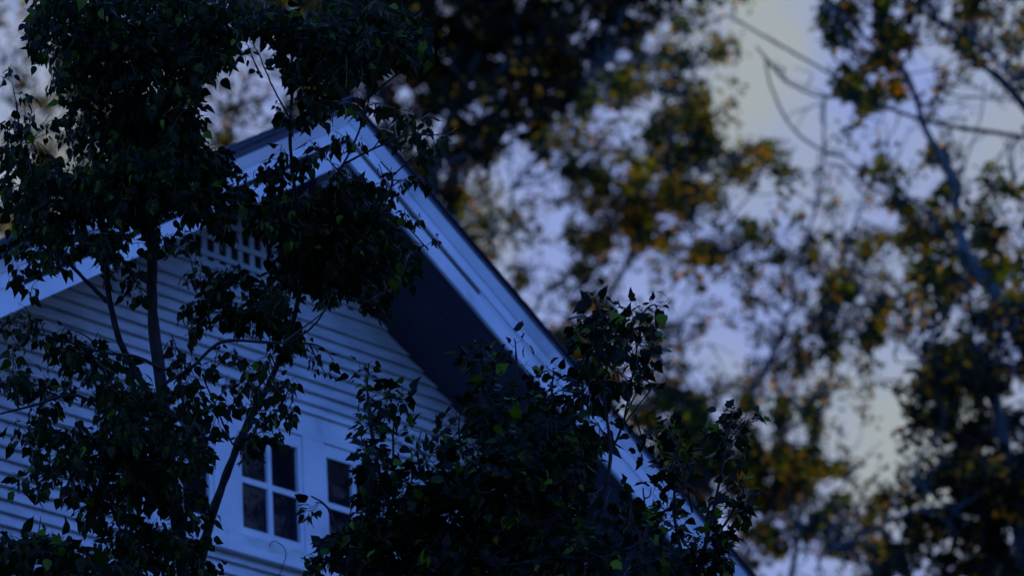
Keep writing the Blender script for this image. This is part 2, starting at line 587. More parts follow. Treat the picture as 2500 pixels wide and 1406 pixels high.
# ------------------------------------------------------------------ leaves of the near trees
def leaf_mesh(kind):
    W = [(0, 0.03), (0.07, 0.27), (0.2, 0.40), (0.38, 0.39), (0.56, 0.29), (0.72, 0.17), (0.86, 0.07), (1.0, 0.0)]
    fold, curl, wav = [(0.25, 0.12, 0.03), (0.45, 0.3, 0.05), (0.1, 0.45, 0.04), (0.35, -0.08, 0.06)][kind]
    wsc = [0.82, 0.66, 0.95, 0.52][kind]
    r2 = random.Random(kind)
    v = []
    for t, w in W:
        w *= wsc
        z = -curl * t * t
        a = r2.uniform(-wav, wav) * (0 < t < 1)
        v += [(t, 0, z), (t + r2.uniform(-.02, .02), w, z + fold * w + a), (t + r2.uniform(-.02, .02), -w, z + fold * w - a)]
    f = []
    for i in range(len(W) - 1):
        a, b = 3 * i, 3 * i + 3
        if i == len(W) - 2:
            f += [(a, b, a + 1), (a, a + 2, b)]
        else:
            f += [(a, b, b + 1, a + 1), (a, a + 2, b + 2, b)]
    n = len(v)
    pet = 0.55
    v += [(-pet, 0.012, 0.02), (-pet, -0.012, 0.02), (0.02, -0.012, 0), (0.02, 0.012, 0), (-pet, 0, 0.04), (0.02, 0, 0.015)]
    f += [(n, n + 1, n + 2, n + 3), (n + 1, n + 4, n + 5, n + 2), (n + 4, n, n + 3, n + 5)]
    return np.array(v), f


LEAVES = [leaf_mesh(k) for k in range(4)]


def lobed_leaf(k):
    r2 = random.Random(40 + k)
    half = [(0.0, 0.02), (0.02, 0.20), (0.14, 0.40), (0.28, 0.32), (0.50, 0.44), (0.60, 0.26), (0.78, 0.15), (1.0, 0.0)]
    out = half + [(x, -y) for x, y in half[-2:0:-1]]
    c = [0.35, 0.6][k]
    v = [(0.38, 0, -0.05)] + [(x + r2.uniform(-.03, .03), y * [1, 0.85][k] + r2.uniform(-.03, .03), -c * x * x + 0.35 * abs(y) - 0.5 * y * y) for x, y in out]
    n = len(out)
    f = [(0, 1 + i, 1 + (i + 1) % n) for i in range(n)]
    m = len(v)
    v += [(-0.6, 0.012, 0.02), (-0.6, -0.012, 0.02), (0.02, -0.012, 0), (0.02, 0.012, 0)]
    f.append((m, m + 1, m + 2, m + 3))
    return np.array(v), f


LEAVES += [lobed_leaf(0), lobed_leaf(1)]


def near_tree(label, base, depth, trunk, limbs, clumps, shoots, mat, droop, size, cat='tree', name='tree', nleaf=300, barkr=None, seed=1, ddep=0.45):
    """trunk / limbs: lists of (px, py, width px); clumps: (cx, cy, rx, ry, density); shoots: polyline with leaf count"""
    rg = np.random.default_rng(seed)
    org = np.array([base[0], base[1], 0.0])
    root = empty(name, org, label, cat)
    pxm = depth / FPX
    stems = []

    def add_stem(pts, nm, dep, ground=False, dslope=0.0, par=root):
        P = np.array([(x, y) for x, y, w in pts], float)
        W = np.array([w for x, y, w in pts], float)
        Q = spline(np.column_stack([P, W]), 5)
        dd = dep + dslope * np.linspace(0, 1, len(Q)) + 0.012 * rg.normal(size=len(Q))
        P3 = np.array([at(x + rg.normal() * 0.5, y, d) for (x, y, w), d in zip(Q, dd)])
        rad = np.maximum(Q[:, 2], 1.3) * 0.5 * pxm * (1 + 0.05 * rg.normal(size=len(Q)))
        if ground:
            b3 = P3[0]
            n = 8
            tt = np.linspace(0, 1, n)[:-1][:, None]
            tgt = np.array([org[0], org[1], 0.0])
            down = tgt * (1 - tt) + b3 * tt + np.array([0.12, -0.1, 0]) * np.sin(tt * PI) 
            P3 = np.vstack([down, P3])
            rad = np.concatenate([np.linspace(rad[0] * 2.4, rad[0] * 1.05, n - 1), rad])
        m = MB()
        m.tube(P3, rad, 8)
        o = m.build(nm, M_BARK, par, org, smooth=True)
        stems.append((Q, dd))
        return o

    tr = add_stem(trunk, 'trunk', depth, True)
    for lm in limbs:
        add_stem(lm, 'limb', depth + rg.normal() * 0.1, False, rg.normal() * 0.2)
    SQ = np.vstack([s[0] for s in stems])
    SD = np.concatenate([s[1] for s in stems])
    tw = MB()
    data = []                                   # px, py, depth, tip dir (3), normal (3), size

    def put_leaf(p, d, outdir):
        o3 = R * outdir[0] - U * outdir[1] + F * rg.normal() * 0.6
        if droop > 0:
            tip = np.array([0, 0, -1.0]) * droop + 0.5 * o3 + rg.normal(size=3) * 0.32
        else:
            tip = np.array([0, 0, -0.45]) + 1.0 * o3 + rg.normal(size=3) * 0.3
        tip /= np.linalg.norm(tip)
        nn = rg.normal(size=3) + (np.array([0, 0, 1.3]) if droop <= 0 else 0) - 0.5 * F
        nn -= tip * (nn @ tip)
        nn /= np.linalg.norm(nn)
        sz = size * (0.55 + 0.85 * rg.uniform(0, 1) ** 1.3)
        data.append((p[0], p[1], d, *tip, *nn, sz))

    def twig(a, da, b, db, nl, w0=2.6):
        a, b = np.asarray(a, float), np.asarray(b, float)
        ln = np.linalg.norm(b - a) + 1e-6
        mid = (a + b) / 2 + np.array([rg.normal() * 0.12 * ln, (-0.10 if droop > 0 else 0.12) * ln])
        Q = spline([a, mid, b], 3)
        dd = np.linspace(da, db, len(Q))
        P3 = np.array([at(x, y, d) for (x, y), d in zip(Q, dd)])
        tw.tube(P3, np.linspace(w0, 1.0, len(Q)) * 0.5 * pxm, 4)
        for i in range(nl):
            t = 0.25 + 0.75 * (i + rg.uniform(0, 1)) / nl
            j = min(int(t * (len(Q) - 1)), len(Q) - 2)
            fr = t * (len(Q) - 1) - j
            p = Q[j] * (1 - fr) + Q[j + 1] * fr
            d = dd[j] * (1 - fr) + dd[j + 1] * fr
            dr = Q[j + 1] - Q[j]
            dr = dr / (np.linalg.norm(dr) + 1e-6)
            pr = np.array([-dr[1], dr[0]]) * (1 if i % 2 else -1)
            put_leaf(p, d, dr * 0.5 + pr * 0.8)

    lpx = size / pxm
    larea = 0.30 * lpx * lpx * 0.8
    for (cx, cy, rx, ry, lam) in clumps:
        n = int(lam * 1.4 * PI * rx * ry / larea)
        if n < 2:
            continue
        i = np.argmin((SQ[:, 0] - cx) ** 2 + (SQ[:, 1] - cy - 25) ** 2)
        s, sdp = SQ[i, :2], SD[i]
        c = np.array([cx, cy], float)
        dc = sdp + rg.normal() * ddep * 0.7
        # branchlet from the limb into the clump
        bq = spline([s, (s + c) / 2 + rg.normal(size=2) * 0.08 * np.linalg.norm(s - c), c], 4)
        bd = np.linspace(sdp, dc, len(bq))
        tw.tube(np.array([at(x, y, d) for (x, y), d in zip(bq, bd)]), np.linspace(4.5, 2.2, len(bq)) * 0.5 * pxm, 5)
        nl = 7
        for _ in range(max(1, n // nl)):
            ang, rr = rg.uniform(0, 2 * PI), math.sqrt(rg.uniform(0, 1))
            e = c + np.array([rx * rr * math.cos(ang), ry * rr * math.sin(ang)])
            q = bq[rg.integers(len(bq) // 3, len(bq))]
            st = q + (e - q) * rg.uniform(0.0, 0.35)
            v = e - st
            lv = np.linalg.norm(v) + 1e-6
            if lv > 110:
                st = e - v / lv * 110
            if lv < 35:
                e = st + v / lv * 35
            de = dc + rg.normal() * ddep
            twig(st, dc, e, de, nl)
    for pts, nl in shoots:
        P = np.array([(x, y) for x, y in pts], float)
        i = np.argmin((SQ[:, 0] - P[0, 0]) ** 2 + (SQ[:, 1] - P[0, 1]) ** 2)
        Q = spline(P, 5)
        d0 = SD[i] + rg.normal() * 0.25
        dd = d0 + np.linspace(0, rg.normal() * 0.2, len(Q))
        tw.tube(np.array([at(x, y, d) for (x, y), d in zip(Q, dd)]), np.linspace(6, 2, len(Q)) * 0.5 * pxm, 6)
        for i in range(nl):
            t = 0.12 + 0.88 * (i + rg.uniform(0, 1)) / nl
            j = min(int(t * (len(Q) - 1)), len(Q) - 2)
            fr = t * (len(Q) - 1) - j
            p = Q[j] * (1 - fr) + Q[j + 1] * fr
            dr = Q[j + 1] - Q[j]
            dr = dr / (np.linalg.norm(dr) + 1e-6)
            pr = np.array([-dr[1], dr[0]]) * (1 if rg.uniform() < 0.5 else -1)
            if rg.uniform() < 0.45:
                e = p + (pr * 0.8 + dr * 0.7) * rg.uniform(18, 40)
                twig(p, dd[j], e, dd[j] + rg.normal() * 0.08, 3, 2.0)
            else:
                put_leaf(p, dd[j], dr * 0.4 + pr * 0.9)
    tw.build('twigs', M_TWIG, root, org, kind='stuff')
    A = np.array(data)
    # the leaves that show best become single parts
    ins = (A[:, 0] > 8) & (A[:, 0] < 2492) & (A[:, 1] > 8) & (A[:, 1] < 1398)
    cover = np.zeros(len(A))
    for i in range(len(A)):
        if ins[i]:
            near = (np.abs(A[:, 0] - A[i, 0]) < 22) & (np.abs(A[:, 1] - A[i, 1]) < 22) & (A[:, 2] < A[i, 2])
            cover[i] = near.sum()
    score = np.where(ins, A[:, 9] / size / (1 + cover), -1)
    order = np.argsort(-score)
    single = set(order[:nleaf][score[order[:nleaf]] > 0].tolist())
    pet = 0.5
    mv, mf, nn = [], [], 0
    sm = [mesh('leaf', v, f, mat, True) for v, f in LEAVES]
    for i in range(len(A)):
        x, y, d = A[i, :3]
        t, nrm, sz = A[i, 3:6], A[i, 6:9], A[i, 9]
        b = np.cross(nrm, t)
        p = at(x, y, d) + t * sz * pet - org
        kq = int(rg.integers(0, 4)) if (droop > 0 or rg.uniform() < 0.75) else int(rg.integers(4, 6))
        if i in single:
            o = bpy.data.objects.new('leaf', sm[kq])
            COL.objects.link(o)
            o.parent = root
            o.matrix_local = Matrix(((t[0] * sz, b[0] * sz, nrm[0] * sz, p[0]), (t[1] * sz, b[1] * sz, nrm[1] * sz, p[1]),
                                     (t[2] * sz, b[2] * sz, nrm[2] * sz, p[2]), (0, 0, 0, 1)))
        else:
            v, f = LEAVES[kq]
            mv.append((v[:, :1] * t + v[:, 1:2] * b + v[:, 2:3] * nrm) * sz + p)
            mf += [tuple(q + nn for q in g) for g in f]
            nn += len(v)
    if mv:
        o = link('foliage', mesh('foliage', np.concatenate(mv), mf, mat, True), root)
        o['kind'] = 'stuff'
    return root


def under(px, py, depth):
    p = at(px, py, depth)
    return (p[0], p[1])


# tall dark tree on the left, two stems crossing the siding
near_tree('tall dark tree with two upright trunks in front of the left roof slope and siding', under(450, 1700, 22.4), 22.4,
          [(455, 1480, 36), (437, 1300, 34), (412, 1120, 33), (395, 950, 30), (372, 760, 27), (372, 610, 25), (360, 480, 22), (345, 300, 18), (330, 120, 13), (320, -40, 9)],
          [[(400, 1010, 18), (345, 930, 17), (300, 850, 17), (278, 780, 16), (262, 700, 14), (258, 600, 12), (235, 450, 11), (215, 250, 9), (190, 60, 6)],
           [(272, 745, 12), (240, 715, 11), (200, 675, 10), (155, 625, 9), (100, 540, 8), (60, 400, 6), (40, 250, 5)],
           [(400, 1020, 10), (300, 1035, 8), (190, 965, 8), (80, 990, 6), (0, 1010, 5)],
           [(395, 900, 9), (330, 870, 8), (250, 860, 7), (150, 830, 5)],
           [(410, 1110, 9), (330, 1100, 8), (240, 1110, 6), (120, 1150, 5)],
           [(395, 940, 9), (470, 895, 8), (540, 835, 8), (640, 835, 7), (700, 838, 6)],
           [(372, 560, 12), (430, 430, 10), (470, 300, 8), (500, 120, 6)],
           [(425, 1200, 9), (340, 1230, 7), (240, 1260, 6)]],
          [(300, 120, 150, 130, 2.6), (200, -5, 140, 35, 2.6), (90, 45, 45, 60, 1.3), (400, -5, 130, 35, 2.6), (560, -5, 70, 30, 2.4), (20, 400, 40, 60, 0.8), (430, 90, 120, 110, 2.6), (540, 50, 80, 70, 2.4), (510, 130, 70, 60, 2.2), (440, 330, 60, 60, 2.2), (30, 330, 40, 70, 0.6), (110, 420, 80, 50, 0.9), (330, 300, 140, 130, 3.0), (450, 240, 60, 110, 1.8),
           (330, 450, 180, 110, 3.3), (470, 400, 110, 90, 3.2), (150, 480, 150, 100, 1.7), (90, 590, 110, 80, 1.2), (190, 570, 100, 50, 1.3),
           (510, 500, 90, 60, 2.2), (180, 250, 55, 150, 0.75), (90, 330, 90, 120, 0.55), (120, 130, 70, 110, 0.6), (40, 450, 60, 90, 0.9), (170, 60, 70, 70, 1.6),
           (30, 200, 40, 60, 0.35), (120, 640, 60, 40, 0.5), (50, 690, 50, 40, 0.5),
           (300, 590, 80, 40, 1.2), (300, 650, 50, 40, 0.8), (330, 690, 55, 45, 0.7), (410, 570, 30, 50, 0.9),
           (150, 830, 60, 40, 0.8), (50, 790, 50, 60, 1.1), (30, 900, 45, 80, 1.2), (220, 880, 110, 60, 1.2), (300, 960, 100, 70, 1.6),
           (110, 960, 100, 60, 0.8), (350, 1000, 90, 90, 1.4), (240, 1080, 160, 80, 1.5), (70, 1060, 70, 80, 0.9), (180, 1170, 120, 70, 0.9),
           (330, 1150, 110, 100, 2.0), (460, 1090, 65, 80, 2.0), (270, 1230, 100, 60, 1.2), (440, 1210, 55, 55, 1.3), (350, 1330, 140, 80, 2.2),
           (470, 960, 75, 60, 1.2), (480, 900, 45, 50, 0.7), (490, 1350, 65, 60, 1.0), (480, 1240, 45, 60, 0.8), (430, 850, 30, 40, 0.7), (60, 1180, 60, 50, 0.6)],
          [([(250, 860), (210, 820), (160, 800)], 10), ([(690, 838), (740, 800), (790, 760), (810, 720)], 3)],
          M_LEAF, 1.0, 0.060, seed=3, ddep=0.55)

# slanting tree whose foliage hangs over the peak
near_tree('slender slanting tree with foliage hanging over the peak of the gable', under(455, 1800, 23.4), 23.4,
          [(470, 1480, 27), (492, 1360, 25), (520, 1250, 23), (560, 1140, 20), (605, 1030, 18), (650, 950, 16), (690, 860, 15), (722, 760, 13), (738, 640, 12), (725, 500, 10), (712, 400, 9), (708, 300, 8), (720, 190, 7), (745, 60, 5)],
          [[(700, 840, 6), (760, 800, 5), (800, 745, 4), (815, 700, 3)],
           [(738, 650, 9), (800, 590, 8), (880, 540, 7), (950, 520, 6)],
           [(735, 600, 8), (790, 480, 7), (850, 380, 6), (890, 280, 5), (930, 120, 4)],
           [(730, 560, 7), (660, 520, 5), (590, 490, 4), (520, 490, 3)],
           [(610, 1030, 7), (575, 1090, 5), (530, 1000, 5), (500, 930, 4)],
           [(730, 700, 8), (650, 700, 6), (560, 690, 5), (480, 700, 4)],
           [(720, 760, 6), (670, 780, 6), (600, 770, 5), (520, 760, 4)],
           [(640, 960, 5), (690, 935, 4), (720, 960, 3)],
           [(712, 300, 6), (690, 260, 5), (660, 200, 4), (630, 130, 3), (610, 100, 2)],
           [(880, 540, 6), (930, 500, 5), (960, 440, 4), (930, 395, 3)],
           [(840, 400, 6), (920, 360, 5), (1000, 330, 4), (1070, 330, 3)],
           [(900, 240, 6), (960, 190, 5), (1040, 140, 4)],
           [(950, 520, 5), (1000, 560, 4), (1045, 610, 3)],
           [(560, 1500, 4), (640, 1450, 2), (679, 1405, 2), (690, 1383, 2), (698, 1355, 2), (693, 1336, 2), (674, 1321, 2), (663, 1323, 2), (658, 1334, 2)]],
          [(820, 560, 150, 90, 3.0), (690, 540, 90, 40, 2.6), (760, 500, 110, 45, 2.8), (850, 460, 70, 50, 2.6), (910, 540, 60, 70, 2.2), (720, 60, 90, 50, 2.2), (735, 190, 45, 70, 1.5), (880, 20, 130, 40, 2.4), (620, 15, 70, 25, 2.2), (760, 650, 130, 80, 2.6), (690, 520, 110, 60, 2.0), (900, 620, 90, 100, 2.6), (830, 690, 80, 50, 2.2), (960, 650, 60, 50, 1.6),
           (925, 740, 35, 55, 1.0), (560, 690, 90, 50, 1.5), (490, 660, 30, 40, 0.9), (520, 750, 70, 50, 1.4), (610, 770, 80, 55, 1.7), (690, 810, 45, 60, 1.6),
           (650, 720, 80, 50, 1.5), (660, 860, 45, 40, 1.1), (470, 780, 35, 60, 0.9), (560, 860, 40, 40, 0.6), (640, 920, 60, 40, 1.0), (700, 960, 45, 40, 0.8), (650, 1000, 50, 50, 0.9),
           (560, 940, 45, 50, 0.7), (690, 1025, 40, 30, 0.8), (600, 1080, 40, 40, 0.9), (530, 1010, 45, 50, 0.9), (640, 1050, 40, 50, 0.8),
           (560, 480, 80, 40, 1.0), (610, 440, 90, 40, 0.55), (700, 390, 80, 45, 0.9), (780, 370, 60, 55, 0.8), (850, 350, 40, 40, 0.7), (640, 500, 60, 35, 1.3),
           (710, 260, 45, 45, 0.8), (790, 250, 80, 60, 1.2), (720, 120, 70, 80, 1.6), (830, 120, 120, 100, 2.2), (650, 30, 70, 50, 1.8), (960, 90, 110, 90, 1.2), (1030, 150, 50, 40, 0.5),
           (900, 250, 70, 50, 0.7), (960, 300, 60, 50, 0.6), (1060, 330, 45, 40, 0.8), (1010, 260, 60, 30, 0.5), (960, 440, 45, 35, 0.7), (940, 480, 40, 35, 0.7), (1010, 380, 40, 40, 0.5), (1040, 600, 40, 25, 0.7), (990, 540, 40, 30, 0.6), (1030, 430, 40, 40, 0.5),
           (560, 560, 50, 30, 1.2), (450, 570, 40, 35, 0.6)],
          [([(700, 845), (750, 838), (790, 850), (815, 880)], 8), ([(755, 838), (775, 880), (800, 920)], 5), ([(640, 190), (620, 150), (605, 110)], 7),
           ([(930, 530), (945, 470), (925, 400)], 8), ([(690, 930), (715, 965), (700, 1010)], 5)],
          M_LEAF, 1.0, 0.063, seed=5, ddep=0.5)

# bushy tree with upright shoots in front of the lower right siding
near_tree('bushy dark tree with many upright leafy shoots in front of the right rake', under(1150, 1900, 21.6), 21.6,
          [(1160, 1520, 26), (1170, 1400, 24), (1180, 1300, 20), (1185, 1180, 15), (1180, 1060, 11), (1178, 940, 7), (1174, 840, 4)],
          [[(1165, 1440, 15), (1050, 1370, 13), (960, 1260, 10), (915, 1100, 7), (898, 980, 5), (900, 885, 3)],
           [(1180, 1300, 13), (1090, 1240, 11), (1030, 1160, 8), (1020, 1090, 5)],
           [(1170, 1400, 16), (1280, 1300, 13), (1350, 1180, 10), (1352, 1050, 7), (1348, 960, 5), (1353, 905, 3)],
           [(1165, 1450, 17), (1330, 1370, 15), (1450, 1240, 12), (1490, 1120, 9), (1475, 980, 7), (1462, 860, 5), (1455, 740, 3)],
           [(1490, 1110, 7), (1520, 1035, 6), (1538, 950, 5), (1552, 870, 4), (1565, 770, 3)],
           [(1170, 1400, 14), (1000, 1400, 12), (860, 1340, 9), (800, 1240, 6), (760, 1210, 4)],
           [(1290, 1290, 8), (1270, 1100, 6), (1262, 950, 4), (1258, 830, 3)],
           [(1330, 1370, 12), (1480, 1360, 10), (1580, 1320, 8), (1640, 1290, 5)],
           [(1520, 1040, 4), (1550, 1000, 4), (1590, 950, 3)]],
          [(935, 1245, 65, 85, 2.2), (770, 1225, 32, 24, 1.2), (960, 1330, 170, 90, 3.0), (1100, 1250, 150, 120, 2.8), (1230, 1180, 130, 130, 2.4), (1330, 1280, 140, 120, 3.0),
           (1420, 1340, 110, 80, 2.8), (1180, 1360, 200, 70, 3.2), (920, 1130, 60, 70, 1.5), (1050, 1110, 60, 45, 1.2), (990, 1180, 70, 50, 1.5), (1130, 1080, 60, 50, 1.0), (1180, 960, 60, 90, 1.2),
           (1175, 870, 45, 40, 0.8), (1340, 1020, 75, 85, 1.5), (1390, 1130, 90, 80, 1.6), (1460, 1030, 60, 80, 1.1), (1440, 830, 55, 75, 2.0), (1490, 800, 55, 60, 1.1), (1560, 830, 45, 80, 1.2), (1510, 900, 60, 60, 1.3), (1430, 930, 45, 70, 1.7),
           (1460, 740, 30, 30, 0.9), (1570, 770, 45, 30, 0.9), (1490, 1180, 60, 80, 0.4), (1560, 1290, 70, 60, 0.9), (1030, 1050, 50, 40, 0.6), (1250, 1040, 60, 60, 1.3), (920, 960, 50, 45, 0.9), (960, 960, 35, 35, 1.0), (850, 1340, 60, 70, 1.8), (1590, 1370, 80, 40, 0.9), (1290, 970, 50, 60, 1.0), (905, 1050, 40, 50, 1.1),
           (790, 1380, 50, 40, 1.5), (1280, 900, 30, 40, 0.4)],
          [([(915, 1090), (902, 980), (893, 920), (905, 882)], 14), ([(960, 1130), (962, 1030), (985, 945)], 10), ([(1178, 1000), (1180, 900), (1172, 835)], 16),
           ([(1265, 960), (1262, 880), (1256, 825)], 6), ([(1350, 1040), (1346, 960), (1352, 900)], 12), ([(1545, 920), (1556, 840), (1568, 750)], 18), ([(1470, 860), (1462, 790), (1452, 725)], 14),
           ([(1515, 1040), (1555, 960), (1590, 945)], 5), ([(1550, 1010), (1562, 1050), (1570, 1090)], 6), ([(1565, 770), (1590, 745), (1615, 750)], 8), ([(1130, 1120), (1120, 1040), (1128, 990)], 9), ([(1050, 1100), (1060, 1060), (1085, 1050)], 7)],
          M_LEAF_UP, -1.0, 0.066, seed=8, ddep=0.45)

near_tree('small shrubby tree with thin leafy shoots at the lowest visible end of the rake', under(1700, 1900, 22.2), 22.2,
          [(1690, 1520, 16), (1700, 1420, 15), (1725, 1320, 11), (1745, 1230, 8), (1765, 1130, 6), (1778, 1050, 4), (1790, 1005, 3)],
          [[(1700, 1420, 11), (1660, 1330, 9), (1645, 1230, 7), (1655, 1130, 5), (1648, 1060, 4), (1640, 1020, 3)],
           [(1725, 1320, 7), (1770, 1280, 6), (1800, 1220, 4), (1815, 1160, 3)],
           [(1690, 1450, 9), (1610, 1360, 8), (1580, 1260, 6), (1570, 1190, 4)],
           [(1765, 1120, 4), (1800, 1060, 3), (1830, 1020, 2)]],
          [(1640, 1110, 40, 60, 1.0), (1775, 1050, 45, 45, 1.2), (1780, 1240, 50, 45, 1.2), (1720, 1310, 70, 45, 1.3), (1620, 1270, 70, 55, 1.1), (1690, 1380, 110, 40, 1.6), (1590, 1190, 40, 35, 0.35),
           (1800, 1180, 35, 40, 0.8), (1660, 1200, 40, 50, 0.8), (1740, 1360, 80, 40, 1.6), (1620, 1060, 40, 40, 0.7), (1790, 1110, 35, 40, 0.6)],
          [([(1655, 1150), (1652, 1080), (1640, 1015)], 12), ([(1765, 1140), (1778, 1060), (1792, 1000)], 16), ([(1775, 1080), (1810, 1040), (1850, 1025)], 7), ([(1770, 1280), (1800, 1230), (1820, 1180)], 9), ([(1690, 1250), (1680, 1190), (1690, 1150)], 7)],
          M_LEAF_UP, -1.0, 0.064, seed=13, ddep=0.3)

near_tree('low black bush standing under the trunks of the tall tree', under(120, 1900, 21.2), 21.2,
          [(130, 1520, 16), (120, 1440, 14), (110, 1380, 10), (100, 1320, 6)],
          [[(120, 1440, 9), (200, 1390, 7), (260, 1340, 4)], [(120, 1440, 8), (40, 1380, 6), (0, 1340, 4)]],
          [(90, 1350, 120, 60, 2.8), (200, 1380, 110, 50, 2.8), (300, 1400, 90, 40, 2.2), (20, 1330, 60, 50, 2.2), (120, 1300, 60, 30, 1.2)],
          [([(110, 1370), (95, 1310), (100, 1260)], 6)],
          M_LEAF, 0.8, 0.074, cat='bush', name='bush', nleaf=200, seed=17, ddep=0.3)

# ------------------------------------------------------------------ far autumn trees
# how closely the foliage closes, per 50 px of the photograph (0 open sky ... 9 closed), from x = 1000
ROWS = """
999999987778765421116757734856
999999986659767421125528445655
999989999956876620013536332753
999999977687633210012477431336
899998999854356630002777351122
575557885321788500013561132211
468676986526996121112434232123
678655447877578878216101521753
988842458888862765213056513283
889734657789997521344264148376
998755335788883013645243658574
888624458857821477644427878885
988841135563279457483564678996
998744244532676546525755488887
999941236433354244166637885888
999991226625224542277262833788
999999999247662124366575434888
999999999226533132466363449998
999999999913332545535444399995
999999999927887476676242638853
999999999938898877475232146577
999999999927898788763211554888
999999999956868889897332787899
999999999935767885863446889999
999999999967642578867565678999
999999999977741267788565899999
999999999988855555667767778888
999999999988845554222387556888""".split()
ROWS[7] = '678654478774578278610125275223'
ROWS[8] = '988842458888862765213056516281'
GRID = np.full((28, 50), 5.0)
for r_, row in enumerate(ROWS):
    for c_, ch in enumerate(row[:30]):
        GRID[r_, 20 + c_] = int(ch)
for r_ in range(28):
    for c_ in range(20):
        x, y = c_ * 50 + 25, r_ * 50 + 25
        g = 5.0
        if x < 120 and y < 460:
            g = 3.8
        elif x < 450:
            g = 5.5
        elif x < 740:
            g = 5.2 if y > 60 else 8
            if 580 < x < 720 and 60 < y < 350:
                g = 3.8
        else:
            g = 8.8 if y < 150 else 6.6
        GRID[r_, c_] = g

